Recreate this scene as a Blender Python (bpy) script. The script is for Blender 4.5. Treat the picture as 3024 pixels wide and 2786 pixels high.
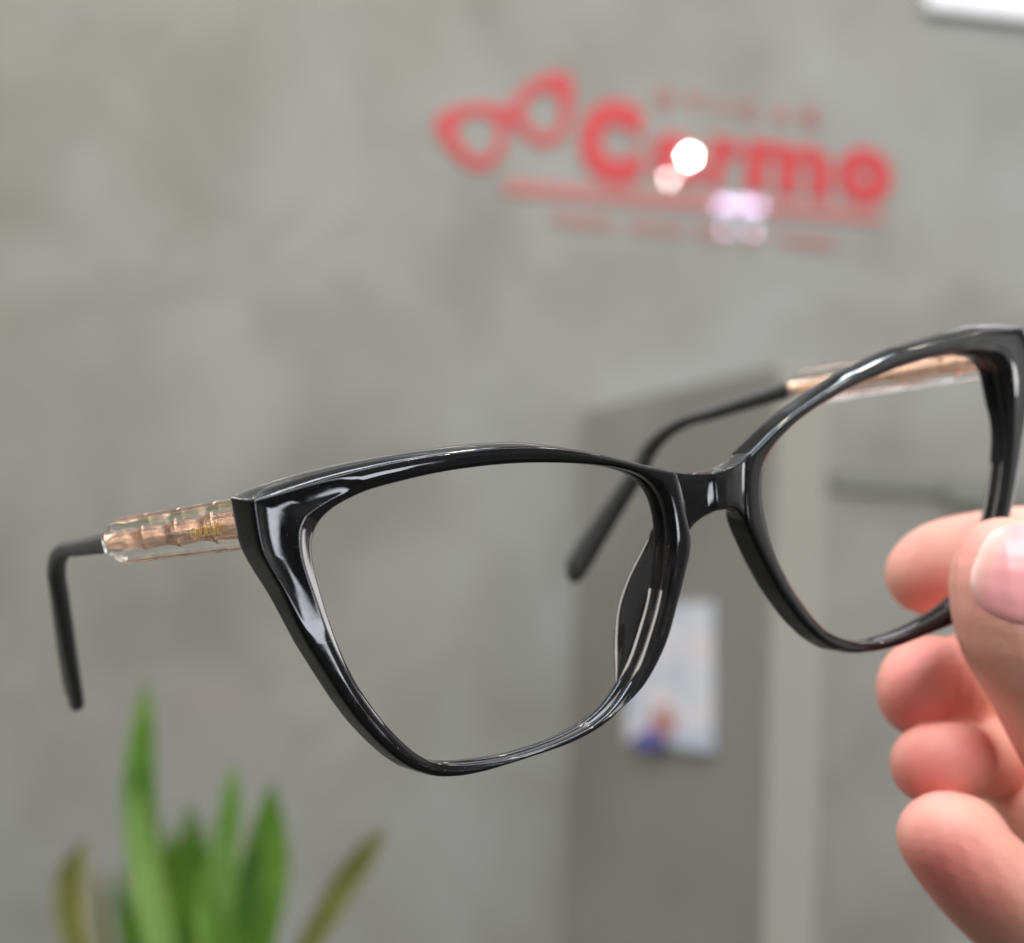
import bpy, bmesh, math, random
import numpy as np
from mathutils import Vector, Matrix
from mathutils.bvhtree import BVHTree

random.seed(5)
for o in list(bpy.data.objects):
    bpy.data.objects.remove(o)
S = bpy.context.scene
COL = S.collection

# ------------------------------------------------------------------ camera, light, exposure
FPX, W0, H0 = 6500.0, 3024.0, 2786.0            # focal length in photo pixels, photo size
PITCH, ROLL = math.radians(7.0), math.radians(2.5)
CAM_POS = Vector((0, 0, 1.35))
CAM_M = (Matrix.Translation(CAM_POS) @ Matrix.Rotation(math.pi / 2 + PITCH, 4, 'X') @ Matrix.Rotation(ROLL, 4, 'Z'))
cd = bpy.data.cameras.new('camera')
cam = bpy.data.objects.new('camera', cd); COL.objects.link(cam)
cam.matrix_world = CAM_M
cd.sensor_width = 36.0
cd.lens = FPX / W0 * 36.0
cd.clip_start, cd.clip_end = 0.01, 60
cd.dof.use_dof = True
cd.dof.focus_distance = 0.283
cd.dof.aperture_fstop = 18.0
cd.dof.aperture_blades = 0
S.camera = cam
S.render.resolution_x, S.render.resolution_y = 1024, 943

S.view_settings.view_transform = 'Standard'
S.view_settings.look = 'None'
S.view_settings.exposure = 0.0
S.view_settings.gamma = 1.0
S.view_settings.use_curve_mapping = False
cy = S.cycles
cy.use_denoising = True
cy.max_bounces = 14; cy.transmission_bounces = 12; cy.glossy_bounces = 6; cy.diffuse_bounces = 3
cy.sample_clamp_indirect = 12.0
cy.blur_glossy = 0.3


def ray(px, py):
    d = Vector(((px - W0 / 2) / FPX, -(py - H0 / 2) / FPX, -1.0))
    return (CAM_M.to_3x3() @ d)


def at(px, py, depth):
    return CAM_POS + ray(px, py) * depth


def on_plane(px, py, P, n):
    d = ray(px, py)
    return CAM_POS + d * ((P - CAM_POS).dot(n) / d.dot(n))


WALL_YAW = math.radians(12)
WR = Vector((math.cos(WALL_YAW), math.sin(WALL_YAW), 0))       # along the wall, to the right
WN = Vector((math.sin(WALL_YAW), -math.cos(WALL_YAW), 0))      # out of the wall
UP = Vector((0, 0, 1))
WP = at(1690, 1700, 1.25)

world = bpy.data.worlds.new('World'); S.world = world
world.use_nodes = True
wn = world.node_tree.nodes; wl = world.node_tree.links
for n in list(wn): wn.remove(n)
wo = wn.new('ShaderNodeOutputWorld'); bg = wn.new('ShaderNodeBackground')
tc = wn.new('ShaderNodeTexCoord'); sp = wn.new('ShaderNodeSeparateXYZ')
rp = wn.new('ShaderNodeValToRGB'); mr = wn.new('ShaderNodeMapRange')
wl.new(tc.outputs['Generated'], sp.inputs[0]); wl.new(sp.outputs['Z'], mr.inputs[0])
mr.inputs[1].default_value = -1; mr.inputs[2].default_value = 1
wl.new(mr.outputs[0], rp.inputs[0])
cr = rp.color_ramp
cr.elements[0].position = 0.0; cr.elements[0].color = (.07, .07, .065, 1)
cr.elements[1].position = 1.0; cr.elements[1].color = (.40, .41, .40, 1)
for p, c in ((.42, (.14, .14, .135, 1)), (.5, (.36, .36, .35, 1)), (.62, (.55, .55, .54, 1)), (.78, (.50, .51, .50, 1))):
    e = cr.elements.new(p); e.color = c
# the shop's furniture: blocky tone changes round the horizon
mp = wn.new('ShaderNodeMapping'); mp.inputs['Scale'].default_value = (5, 5, 7)
vo = wn.new('ShaderNodeTexVoronoi'); vo.distance = 'CHEBYCHEV'; vo.inputs['Scale'].default_value = 1.0
sv = wn.new('ShaderNodeSeparateColor'); m2 = wn.new('ShaderNodeMapRange')
wl.new(tc.outputs['Generated'], mp.inputs[0]); wl.new(mp.outputs[0], vo.inputs['Vector'])
wl.new(vo.outputs['Color'], sv.inputs[0]); wl.new(sv.outputs[0], m2.inputs[0])
m2.inputs[3].default_value = .3; m2.inputs[4].default_value = 1.6
mx = wn.new('ShaderNodeMix'); mx.data_type = 'RGBA'; mx.blend_type = 'MULTIPLY'; mx.inputs[0].default_value = 1
wl.new(rp.outputs[0], mx.inputs[6]); wl.new(m2.outputs[0], mx.inputs[7])
dt = wn.new('ShaderNodeVectorMath'); dt.operation = 'DOT_PRODUCT'; dt.inputs[1].default_value = (.996, .09, 0)
wl.new(tc.outputs['Generated'], dt.inputs[0])
m3 = wn.new('ShaderNodeMapRange'); m3.inputs[1].default_value = .80; m3.inputs[2].default_value = .98
m3.inputs[3].default_value = .75; m3.inputs[4].default_value = 2.3; wl.new(dt.outputs['Value'], m3.inputs[0])
mx2 = wn.new('ShaderNodeMix'); mx2.data_type = 'RGBA'; mx2.blend_type = 'MULTIPLY'; mx2.inputs[0].default_value = 1
wl.new(mx.outputs[2], mx2.inputs[6]); wl.new(m3.outputs[0], mx2.inputs[7])
wl.new(mx2.outputs[2], bg.inputs[0]); bg.inputs[1].default_value = 1.25
wl.new(bg.outputs[0], wo.inputs[0])


def area_light(name, loc, target, sx, sy, power, color, shape='RECTANGLE', xdir=None):
    ld = bpy.data.lights.new(name, 'AREA')
    ld.shape = shape; ld.size = sx; ld.size_y = sy; ld.energy = power; ld.color = color
    ob = bpy.data.objects.new(name, ld); COL.objects.link(ob)
    z = (Vector(loc) - Vector(target)).normalized()
    x = Vector(xdir) if xdir else UP.cross(z)
    x = (x - z * x.dot(z)).normalized(); y = z.cross(x)
    M = Matrix((x, y, z)).transposed().to_4x4(); M.translation = Vector(loc)
    ob.matrix_world = M
    return ob


# shop ceiling: a broad diffuser panel, two cool linear tubes and a handful of warm spots, plus added lights as marked
area_light('ceiling_panel', (0.2, -0.2, 2.75), (0.15, .6, 1.2), 1.2, .7, 14, (1.0, .97, .91))
area_light('front_fill', (.0, -1.2, 3.15), (0.1, .5, 1.2), 1.2, .8, 22, (1.0, .97, .92))  # unseen fill added to light the hand from the front
area_light('chamfer_light', (1.75, 0.95, 1.55), (0, .3, 1.35), .30, 1.1, 8, (1.0, .96, .95))  # unseen light added to whiten the rim's inner chamfer
area_light('rear_lamp', (0.1, -0.35, 2.85), (0, .3, 1.35), 1.6, .16, 12, (.62, .76, 1.0))
area_light('temple_fill', (-1.0, .70, 1.80), (-.05, .27, 1.35), .4, .5, 4.6, (1.0, .93, .86))  # unseen fill added to brighten the left temple's rose gold core
area_light('flare_light', (2.45, -1.32, .86), (0, .3, 1.3), .55, .17, 3.6, (.88, .92, 1.0))  # unseen light added for the pale streak on the frame's flare
area_light('linear_lamp', (-0.5, 0.9, 2.5), (-.2, .6, 1.3), 1.5, .06, 6, (.80, .87, 1.0), xdir=(1, .15, 0))
area_light('linear_lamp', (0.75, 0.55, 2.6), (.1, .5, 1.3), 1.4, .05, 6, (.86, .88, 1.0), xdir=(.3, 1, 0))
for x, y in ((-.25, .75), (.15, .85), (.5, .8), (-.1, .25), (.3, .3), (.9, .6), (.2, -.6)):
    area_light('spot_lamp', (x, y, 2.55), (x * .5, .45, 1.2), .06, .06, .9, (1.0, .90, .74), 'DISK')


def mirror_lamp(name, px, py, dist, sx, sy, power, color, shape):
    hit = on_plane(px, py, WP, WN)
    d = ray(px, py).normalized()
    r = d - WN * (2 * d.dot(WN))
    loc = hit + r * dist
    return area_light(name, loc, hit, sx, sy, power, color, shape)


mirror_lamp('spot_lamp', 2035, 463, 1.9, .010, .010, 1.0, (1, .97, .86), 'DISK')
mirror_lamp('spot_lamp', 1975, 530, 1.3, .008, .008, .05, (1, .86, .82), 'DISK')
mirror_lamp('linear_lamp', 2182, 608, 1.9, .066, .012, .16, (.66, .66, 1.0), 'RECTANGLE')
mirror_lamp('spot_lamp', 2140, 682, 1.3, .008, .008, .016, (.8, .74, 1.0), 'DISK')
mirror_lamp('spot_lamp', 2222, 684, 1.3, .008, .008, .016, (.8, .74, 1.0), 'DISK')


# ------------------------------------------------------------------ helpers
def tag(o, label=None, cat=None, group=None, kind=None):
    if label: o['label'] = label
    if cat: o['category'] = cat
    if group: o['group'] = group
    if kind: o['kind'] = kind
    return o


def empty(name, loc=(0, 0, 0)):
    o = bpy.data.objects.new(name, None); COL.objects.link(o)
    o.location = loc; o.empty_display_size = .02
    return o


def mesh_obj(name, verts, faces, mat, parent=None, smooth=True, recalc=True):
    me = bpy.data.meshes.new(name)
    me.from_pydata([tuple(v) for v in verts], [], [tuple(f) for f in faces])
    if recalc:
        bm = bmesh.new(); bm.from_mesh(me)
        bmesh.ops.recalc_face_normals(bm, faces=bm.faces)
        bm.to_mesh(me); bm.free()
    for p in me.polygons: p.use_smooth = smooth
    me.materials.append(mat)
    o = bpy.data.objects.new(name, me); COL.objects.link(o)
    if parent is not None:
        o.parent = parent
        o.matrix_parent_inverse = parent.matrix_world.inverted() if parent.type != 'EMPTY' else Matrix.Translation(-parent.location)
    return o


def material(name, base=(.5, .5, .5), rough=.5, metal=0.0, **kw):
    m = bpy.data.materials.new(name); m.use_nodes = True
    b = m.node_tree.nodes['Principled BSDF']
    b.inputs['Base Color'].default_value = (*base, 1)
    b.inputs['Roughness'].default_value = rough
    b.inputs['Metallic'].default_value = metal
    for k, v in kw.items():
        b.inputs[k.replace('_', ' ')].default_value = v
    return m, m.node_tree.nodes, m.node_tree.links, b


def ramp(nodes, stops):
    r = nodes.new('ShaderNodeValToRGB'); c = r.color_ramp
    c.elements[0].position, c.elements[0].color = stops[0][0], (*stops[0][1], 1)
    c.elements[1].position, c.elements[1].color = stops[-1][0], (*stops[-1][1], 1)
    for p, col in stops[1:-1]:
        e = c.elements.new(p); e.color = (*col, 1)
    return r


def noise(nodes, links, scale, detail=4, rough=.55, coord='Object', mscale=None, dist=0.0):
    t = nodes.new('ShaderNodeTexCoord'); n = nodes.new('ShaderNodeTexNoise')
    n.inputs['Scale'].default_value = scale; n.inputs['Detail'].default_value = detail
    n.inputs['Roughness'].default_value = rough; n.inputs['Distortion'].default_value = dist
    if mscale:
        mpn = nodes.new('ShaderNodeMapping'); mpn.inputs['Scale'].default_value = mscale
        links.new(t.outputs[coord], mpn.inputs[0]); links.new(mpn.outputs[0], n.inputs['Vector'])
    else:
        links.new(t.outputs[coord], n.inputs['Vector'])
    return n


def bump(nodes, links, b, height, strength, dist):
    bp = nodes.new('ShaderNodeBump'); bp.inputs['Strength'].default_value = strength
    bp.inputs['Distance'].default_value = dist
    links.new(height, bp.inputs['Height']); links.new(bp.outputs[0], b.inputs['Normal'])


def box(P, ax, ay, az):
    """corners of a box from corner P along three edge vectors"""
    v = [P + ax * i + ay * j + az * k for k in (0, 1) for j in (0, 1) for i in (0, 1)]
    f = [(0, 1, 3, 2), (4, 6, 7, 5), (0, 4, 5, 1), (2, 3, 7, 6), (0, 2, 6, 4), (1, 5, 7, 3)]
    return v, f


def add_bevel(o, w, seg=3):
    m = o.modifiers.new('bevel', 'BEVEL'); m.width = w; m.segments = seg; m.limit_method = 'ANGLE'
    return o


# ------------------------------------------------------------------ materials
def make_materials():
    M = {}
    # polished concrete wall: blotchy trowelled cement under a clear glossy sealer
    m, n, l, b = material('polished_concrete', (.3, .3, .28), .55)
    a = noise(n, l, 11.0, 5, .55, dist=.5); c = noise(n, l, 2.6, 3, .5)
    r1 = ramp(n, [(.30, (.182, .177, .156)), (.5, (.224, .221, .199)), (.70, (.262, .263, .246))])
    r2 = ramp(n, [(.32, (.98, .955, .885)), (.68, (1.10, 1.125, 1.16))])
    mxn = n.new('ShaderNodeMix'); mxn.data_type = 'RGBA'; mxn.blend_type = 'MULTIPLY'; mxn.inputs[0].default_value = 1
    l.new(a.outputs['Fac'], r1.inputs[0]); l.new(c.outputs['Fac'], r2.inputs[0])
    l.new(r1.outputs[0], mxn.inputs[6]); l.new(r2.outputs[0], mxn.inputs[7]); l.new(mxn.outputs[2], b.inputs['Base Color'])
    b.inputs['Coat Weight'].default_value = 1.0; b.inputs['Coat Roughness'].default_value = .018
    b.inputs['Specular IOR Level'].default_value = .2
    M['wall'] = m
    m, n, l, b = material('red_vinyl', (.46, .008, .014), .4); b.inputs['Coat Weight'].default_value = 1; b.inputs['Coat Roughness'].default_value = .018
    M['red'] = m
    m, n, l, b = material('pink_vinyl', (.40, .11, .10), .4); b.inputs['Coat Weight'].default_value = 1; b.inputs['Coat Roughness'].default_value = .018
    M['pink'] = m
    # glossy black acetate with faint smudges and hairline scratches
    m, n, l, b = material('black_acetate', (.003, .003, .004), .04)
    b.inputs['IOR'].default_value = 1.52
    sm = noise(n, l, 220, 5, .65); rr = n.new('ShaderNodeMapRange')
    rr.inputs[1].default_value = .45; rr.inputs[2].default_value = .8; rr.inputs[3].default_value = .03; rr.inputs[4].default_value = .16
    l.new(sm.outputs['Fac'], rr.inputs[0]); l.new(rr.outputs[0], b.inputs['Roughness'])
    wv = noise(n, l, 90, 2, .5)
    bump(n, l, b, wv.outputs['Fac'], .10, .0006)
    # a little dust and lint caught on the gloss
    ds = noise(n, l, 1500, 3, .7); dr_ = ramp(n, [(.68, (.003, .003, .004)), (.76, (.12, .12, .12))])
    l.new(ds.outputs['Fac'], dr_.inputs[0]); l.new(dr_.outputs[0], b.inputs['Base Color'])
    M['black'] = m
    m, n, l, b = material('satin_black_tip', (.045, .048, .048), .38); b.inputs['IOR'].default_value = 1.5
    t1 = noise(n, l, 300, 3); bump(n, l, b, t1.outputs['Fac'], .05, .0004)
    M['tip'] = m
    m, n, l, b = material('clear_acetate', (.98, .95, .93), .012)
    b.inputs['Transmission Weight'].default_value = 1.0; b.inputs['IOR'].default_value = 1.47
    t1 = noise(n, l, 160, 2); bump(n, l, b, t1.outputs['Fac'], .06, .0006)
    M['clear'] = m
    # rose gold brushed along the bamboo
    m, n, l, b = material('rose_gold', (.86, .55, .40), .24, 1.0)
    t1 = n.new('ShaderNodeTexNoise'); t1.inputs['Scale'].default_value = 1.0; t1.inputs['Detail'].default_value = 5; t1.inputs['Roughness'].default_value = .65
    ga = n.new('ShaderNodeAttribute'); ga.attribute_name = 'grain'; l.new(ga.outputs['Vector'], t1.inputs['Vector'])
    r1 = ramp(n, [(.3, (.74, .46, .32)), (.5, (.97, .69, .52)), (.7, (1.0, .85, .70))])
    l.new(t1.outputs['Fac'], r1.inputs[0]); l.new(r1.outputs[0], b.inputs['Base Color'])
    bump(n, l, b, t1.outputs['Fac'], .4, .0002)
    M['rose'] = m
    m, n, l, b = material('gold_print', (.95, .66, .20), .3, .5); M['gold'] = m
    # skin
    m, n, l, b = material('skin', (.8, .45, .35), .48)
    b.inputs['Subsurface Weight'].default_value = .25
    b.inputs['Subsurface Radius'].default_value = (1.0, .32, .18); b.inputs['Subsurface Scale'].default_value = .004
    t1 = noise(n, l, 55, 3, .5)
    r1 = ramp(n, [(.3, (.80, .31, .255)), (.5, (.85, .42, .325)), (.72, (.88, .53, .395))])
    l.new(t1.outputs['Fac'], r1.inputs[0]); 
    fl = n.new('ShaderNodeAttribute'); fl.attribute_name = 'flush'
    fm = n.new('ShaderNodeMix'); fm.data_type = 'RGBA'; fm.inputs[7].default_value = (.80, .21, .20, 1)
    l.new(fl.outputs['Fac'], fm.inputs[0]); l.new(r1.outputs[0], fm.inputs[6]); l.new(fm.outputs[2], b.inputs['Base Color'])
    t2 = noise(n, l, 420, 8, .72); bump(n, l, b, t2.outputs['Fac'], .35, .0006)
    M['skin'] = m
    m, n, l, b = material('fingernail', (.84, .46, .42), .32)
    b.inputs['Subsurface Weight'].default_value = .2; b.inputs['Subsurface Radius'].default_value = (1, .4, .3); b.inputs['Subsurface Scale'].default_value = .002
    fa = n.new('ShaderNodeAttribute'); fa.attribute_name = 'free_edge'
    r1 = ramp(n, [(.40, (.85, .37, .38)), (.70, (.86, .46, .41)), (.98, (.87, .56, .46))])
    l.new(fa.outputs['Fac'], r1.inputs[0]); l.new(r1.outputs[0], b.inputs['Base Color'])
    M['nail'] = m
    m, n, l, b = material('pale_nail', (.88, .62, .50), .4); M['pale_nail'] = m
    # leaves
    for nm, c0, c1 in (('leaf_green', (.045, .14, .016), (.13, .27, .035)), ('leaf_dark', (.03, .10, .012), (.085, .20, .02)),
                       ('leaf_olive', (.10, .13, .03), (.19, .20, .055)), ('leaf_pale', (.11, .24, .05), (.20, .34, .085)),
                       ('leaf_yellow', (.25, .24, .05), (.36, .34, .09))):
        m, n, l, b = material(nm, c0, .42)
        t1 = noise(n, l, 30, 3); r1 = ramp(n, [(.35, c0), (.65, c1)])
        l.new(t1.outputs['Fac'], r1.inputs[0]); l.new(r1.outputs[0], b.inputs['Base Color'])
        b.inputs['Subsurface Weight'].default_value = .1; b.inputs['Subsurface Scale'].default_value = .002
        M[nm] = m
    m, n, l, b = material('terracotta_grey', (.25, .24, .22), .7)
    t1 = noise(n, l, 40, 4); bump(n, l, b, t1.outputs['Fac'], .3, .002); M['pot'] = m
    m, n, l, b = material('potting_soil', (.04, .03, .02), .9)
    t1 = noise(n, l, 120, 4); bump(n, l, b, t1.outputs['Fac'], .9, .004); M['soil'] = m
    m, n, l, b = material('shaded_face_grey', (.105, .105, .096), .5)  # darker grey carries the shade of the partition's left side
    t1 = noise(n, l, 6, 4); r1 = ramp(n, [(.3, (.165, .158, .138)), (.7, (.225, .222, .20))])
    l.new(t1.outputs['Fac'], r1.inputs[0]); l.new(r1.outputs[0], b.inputs['Base Color']); M['shade_grey'] = m
    m, n, l, b = material('beige_edge', (.25, .243, .205), .5)
    t1 = noise(n, l, 20, 3); bump(n, l, b, t1.outputs['Fac'], .2, .001); M['edge'] = m
    m, n, l, b = material('charcoal_metal', (.165, .165, .148), .5)
    t1 = noise(n, l, 60, 3); bump(n, l, b, t1.outputs['Fac'], .1, .001); M['charcoal'] = m
    # printed card: pale blotches of print
    m, n, l, b = material('printed_card', (.6, .62, .68), .35)
    t1 = noise(n, l, 38, 1); r1 = ramp(n, [(.35, (.48, .52, .60)), (.5, (.64, .65, .68)), (.62, (.69, .60, .62)), (.75, (.66, .68, .70))])
    l.new(t1.outputs['Fac'], r1.inputs[0]); l.new(r1.outputs[0], b.inputs['Base Color']); M['card'] = m
    m, n, l, b = material('blue_print', (.09, .10, .33), .4); M['blue'] = m
    m, n, l, b = material('red_print', (.45, .22, .21), .4); M['redprint'] = m
    m, n, l, b = material('white_enamel', (.82, .82, .84), .3)
    t1 = noise(n, l, 8, 2); bump(n, l, b, t1.outputs['Fac'], .1, .002); M['white'] = m
    return M


M = make_materials()

# ------------------------------------------------------------------ the setting
wall_o = WP - WR * 2.0 - UP * 1.6 - WN * .12
v, f = box(wall_o, WR * 4.5, UP * 3.0, WN * .12)
wall = mesh_obj('wall', v, f, M['wall'], smooth=False)
tag(wall, 'polished grey concrete wall behind everything, blotchy and glossy', 'wall', kind='structure')

# angled display partition, left face's shade painted into its colour, with a beige front edge
PA = on_plane(1700, 1700, WP, WN)
PB = at(2275, 1700, 1.075); PB.z = PA.z
pdir = (PB - PA); pdir.z = 0
pn = Vector((-pdir.y, pdir.x, 0)).normalized()                  # its left-hand face looks towards -x / camera
if pn.dot(CAM_POS - PA) < 0: pn = -pn
back = -pn
top_z = on_plane(1760, 1205, PA, pn).z
bot_z = PA.z - .75
part = empty('display_partition', (PA.x, PA.y, bot_z))
tag(part, 'grey upright partition, shade painted on its left face, jutting from the concrete wall, carrying the small printed card', 'partition')
h = UP * (top_z - bot_z)
base = Vector((PA.x, PA.y, bot_z))
v, f = box(base + back * .002, pdir, h, back * .024)
mesh_obj('core_board', v, f, M['edge'], part, False)
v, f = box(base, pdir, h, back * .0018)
mesh_obj('shaded_side', v, f, M['shade_grey'], part, False)  # thin sheet darkened to stand for shade on this face
en = pdir.normalized()
v, f = box(base + pdir + en * .0005 - back * .0005, back * .030, h, en * .003)
add_bevel(mesh_obj('front_edge', v, f, M['edge'], part, False), .001)

# printed card on the partition's shaded face
def onpart(px, py, off=0.0):
    return on_plane(px, py, PA + pn * off, pn)
q = [onpart(1862, 2185, .001), onpart(2108, 2222, .001), onpart(2108, 1782, .001), onpart(1862, 1790, .001)]
card = empty('printed_card', onpart(1985, 2200, 0)); tag(card, 'pale printed card with red and blue emblem on the shaded partition face', 'card')
v = q + [p + pn * .003 for p in q]
f = [(0, 1, 2, 3), (4, 5, 6, 7), (0, 1, 5, 4), (1, 2, 6, 5), (2, 3, 7, 6), (3, 0, 4, 7)]
mesh_obj('card_sheet', v, f, M['card'], card, False)


def disc_on_part(name, px, py, rpx, rpy, mat, off, rot=0):
    c = [onpart(px + rpx * math.cos(a) * math.cos(rot) - rpy * math.sin(a) * math.sin(rot),
                py + rpx * math.cos(a) * math.sin(rot) + rpy * math.sin(a) * math.cos(rot), off) for a in np.linspace(0, 2 * math.pi, 33)[:-1]]
    n_ = len(c); v_ = c + [p + pn * .0008 for p in c]
    f_ = [tuple(range(n_)), tuple(range(n_, 2 * n_))] + [(i, (i + 1) % n_, n_ + (i + 1) % n_, n_ + i) for i in range(n_)]
    return mesh_obj(name, v_, f_, mat, card, False)


disc_on_part('red_emblem', 1958, 2140, 38, 52, M['redprint'], .0042, .3)
disc_on_part('blue_emblem', 1918, 2186, 44, 28, M['blue'], .0052)

# shelf ledge on the wall at the right
def onwall(px, py, off=0.0):
    return on_plane(px, py, WP + WN * off, WN)
a = onwall(2440, 1378); b_ = onwall(2440, 1442)
shelf = empty('wall_ledge', a); tag(shelf, 'narrow dark grey ledge on the concrete wall, seen through the right lens opening', 'ledge')
v, f = box(Vector((a.x, a.y, b_.z)), WR * .40, UP * (a.z - b_.z), WN * .004)
add_bevel(mesh_obj('ledge_board', v, f, M['charcoal'], shelf, False), .0004)
c_ = onwall(2790, 1400); d_ = onwall(2790, 1490)
v, f = box(Vector((c_.x, c_.y, d_.z)) + WN * .0005, WR * .30, UP * (c_.z - d_.z) * .75, WN * .006)
add_bevel(mesh_obj('ledge_bracket', v, f, M['charcoal'], shelf, False), .0004)

# white unit at the top right
a = onwall(2725, 38); unit = empty('wall_unit', a)
tag(unit, 'white box shaped unit high on the wall, cut by the top right corner', 'wall unit')
v, f = box(a + WN * .001, WR * .35, UP * .2, WN * .007)
add_bevel(mesh_obj('housing', v, f, M['white'], unit, False), .003, 4)


# ------------------------------------------------------------------ the red sign on the wall
sign = empty('wall_sign', onwall(1950, 640))
tag(sign, 'red spectacles emblem and shop lettering mounted on the concrete wall', 'sign')
THK = .0012


def wall_poly(name_list):
    pass


def text_mesh(txt, offset=0.0):
    cu = bpy.data.curves.new('t', 'FONT'); cu.body = txt; cu.size = 1; cu.offset = offset; cu.extrude = .02; cu.resolution_u = 6
    ob = bpy.data.objects.new('t', cu); COL.objects.link(ob)
    dg = bpy.context.evaluated_depsgraph_get(); dg.update()
    me = ob.evaluated_get(dg).to_mesh()
    vs = np.array([v_.co[:] for v_ in me.vertices]); fs = [tuple(p.vertices) for p in me.polygons]
    ob.evaluated_get(dg).to_mesh_clear(); bpy.data.objects.remove(ob)
    return vs, fs


def place_text(txt, bl, br, tl, plane_fn, nrm, thk, offset=0.0, base_from_y0=True):
    """map the text's box so its lower-left, lower-right and upper-left land on three points"""
    vs, fs = text_mesh(txt, offset)
    x0, x1 = vs[:, 0].min(), vs[:, 0].max(); y0, y1 = vs[:, 1].min(), vs[:, 1].max()
    A_, B_, C_ = plane_fn(*bl), plane_fn(*br), plane_fn(*tl)
    out = []
    for x, y, z in vs:
        p = A_ + (B_ - A_) * ((x - x0) / (x1 - x0)) + (C_ - A_) * ((y - y0) / (y1 - y0))
        out.append(p + nrm * (thk * (z + .02) / .04 + .0002))
    return out, fs


def join(parts):
    V, F = [], []
    for v_, f_ in parts:
        o_ = len(V); V += list(v_); F += [tuple(i + o_ for i in q_) for q_ in f_]
    return V, F


v1 = place_text('C', (1706, 536), (1892, 553), (1714, 286), onwall, WN, THK, .085)
letters = [v1]
for ch, xa, xb in (('a', 1922, 2074), ('r', 2090, 2184), ('m', 2198, 2448), ('o', 2468, 2628)):
    yb = lambda x_: 553 + (x_ - 2110) * .118
    yt = 404 + (xa - 2110) * .070
    letters.append(place_text(ch, (xa, yb(xa)), (xb, yb(xb)), (xa + 6, yt), onwall, WN, THK, .045 if ch == 'm' else .065))
v, f = join(letters); mesh_obj('wordmark', v, f, M['red'], sign, False, False)
parts = []
for ch, cx, wd_ in zip('ÓTICAS', (1961, 2050, 2128, 2204, 2304, 2390), (56, 52, 12, 54, 56, 50)):
    yb = 322 + (cx - 1961) * .122; hh_ = 66 if ch == 'Ó' else 54
    parts.append(place_text(ch, (cx - wd_ / 2, yb - wd_ * .06), (cx + wd_ / 2, yb + wd_ * .06), (cx - wd_ / 2 + 3, yb - hh_), onwall, WN, THK, .02))
v, f = join(parts)
mesh_obj('heading_lettering', v, f, M['pink'], sign, False, False)


def flat_poly(px, thk=THK):
    c = [onwall(x, y, .0002) for x, y in px]; n_ = len(c)
    v_ = c + [p + WN * thk for p in c]
    f_ = [tuple(range(n_)), tuple(range(n_, 2 * n_))] + [(i, (i + 1) % n_, n_ + (i + 1) % n_, n_ + i) for i in range(n_)]
    return v_, f_


def ring_poly(outer, inner, thk=THK, n=64):
    def res(c):
        c = np.array(c, float); c = np.vstack([c, c[:1]]); 
        for _ in range(2):
            q_ = []
            for i in range(len(c) - 1):
                q_ += [c[i] * .75 + c[i + 1] * .25, c[i] * .25 + c[i + 1] * .75]
            c = np.vstack([q_, q_[:1]])
        l_ = np.r_[0, np.cumsum(np.hypot(*np.diff(c, axis=0).T))]; u = np.linspace(0, l_[-1], n, endpoint=False)
        return np.c_[np.interp(u, l_, c[:, 0]), np.interp(u, l_, c[:, 1])]
    a_, b2 = res(outer), res(inner)
    k0 = np.hypot(*(b2 - a_[0]).T).argmin(); b2 = np.roll(b2, -k0, 0)
    A1 = [onwall(x, y, .0002) for x, y in a_]; B1 = [onwall(x, y, .0002) for x, y in b2]
    v_ = A1 + B1 + [p + WN * thk for p in A1] + [p + WN * thk for p in B1]
    f_ = []
    for i in range(n):
        j = (i + 1) % n
        f_ += [(i, j, n + j, n + i), (2 * n + i, 2 * n + j, 3 * n + j, 3 * n + i), (i, j, 2 * n + j, 2 * n + i), (n + i, n + j, 3 * n + j, 3 * n + i)]
    return v_, f_


def crp(pts): return [(1200 + x * .7727, 150 + y * .7727) for x, y in pts]


eL = ring_poly(crp([(100, 268), (150, 232), (230, 205), (310, 205), (385, 215), (392, 270), (380, 360), (345, 430), (285, 460), (225, 440), (165, 385), (120, 320)]),
               crp([(185, 290), (215, 262), (270, 245), (320, 252), (350, 285), (348, 345), (325, 395), (285, 415), (240, 395), (205, 350), (190, 318), (184, 300)]))
eR = ring_poly(crp([(388, 235), (425, 160), (500, 105), (580, 82), (630, 88), (640, 160), (630, 255), (600, 330), (545, 368), (485, 355), (430, 305), (400, 270)]),
               crp([(445, 225), (462, 190), (500, 160), (545, 150), (580, 170), (592, 225), (588, 270), (565, 312), (530, 325), (490, 308), (460, 275), (446, 245)]))
v, f = join([eL, eR]); mesh_obj('spectacles_emblem', v, f, M['red'], sign, False)
v, f = flat_poly([(1490, 533), (2605, 626), (2605, 660), (1490, 572)]); mesh_obj('underline', v, f, M['pink'], sign, False)
parts = []
x = 1635
rng = random.Random(3)
for run in ((1635, 1800), (1862, 2020), (2058, 2150), (2200, 2255), (2300, 2465)):
    x = run[0]
    while x < run[1]:
        w = rng.uniform(7, 14); y = 647 + (x - 1633) * .093; h_ = rng.choice((24, 28, 34))
        parts.append(flat_poly([(x, y - h_ / 2), (x + w, y - h_ / 2 + 1), (x + w, y + 14), (x, y + 13)])); x += w + rng.uniform(7, 11)
v, f = join(parts); mesh_obj('tagline', v, f, M['pink'], sign, False)

# ------------------------------------------------------------------ the eyeglasses
R_ = np.array([[0.808656951503957, -0.12645769682755748, 0.5745279677242846], [0.18797021320338242, 0.980968966182107, -0.04865271149569346], [-0.5574415967010373, 0.1473374979449488, 0.8170376539466956]])
T_ = np.array([27.472459984223736, 1.7447358501772587, -301.34216328915414])
KC = 0.001426110484795159
CAMR = np.array(CAM_M.to_3x3()); CAMT = np.array(CAM_POS)


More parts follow.
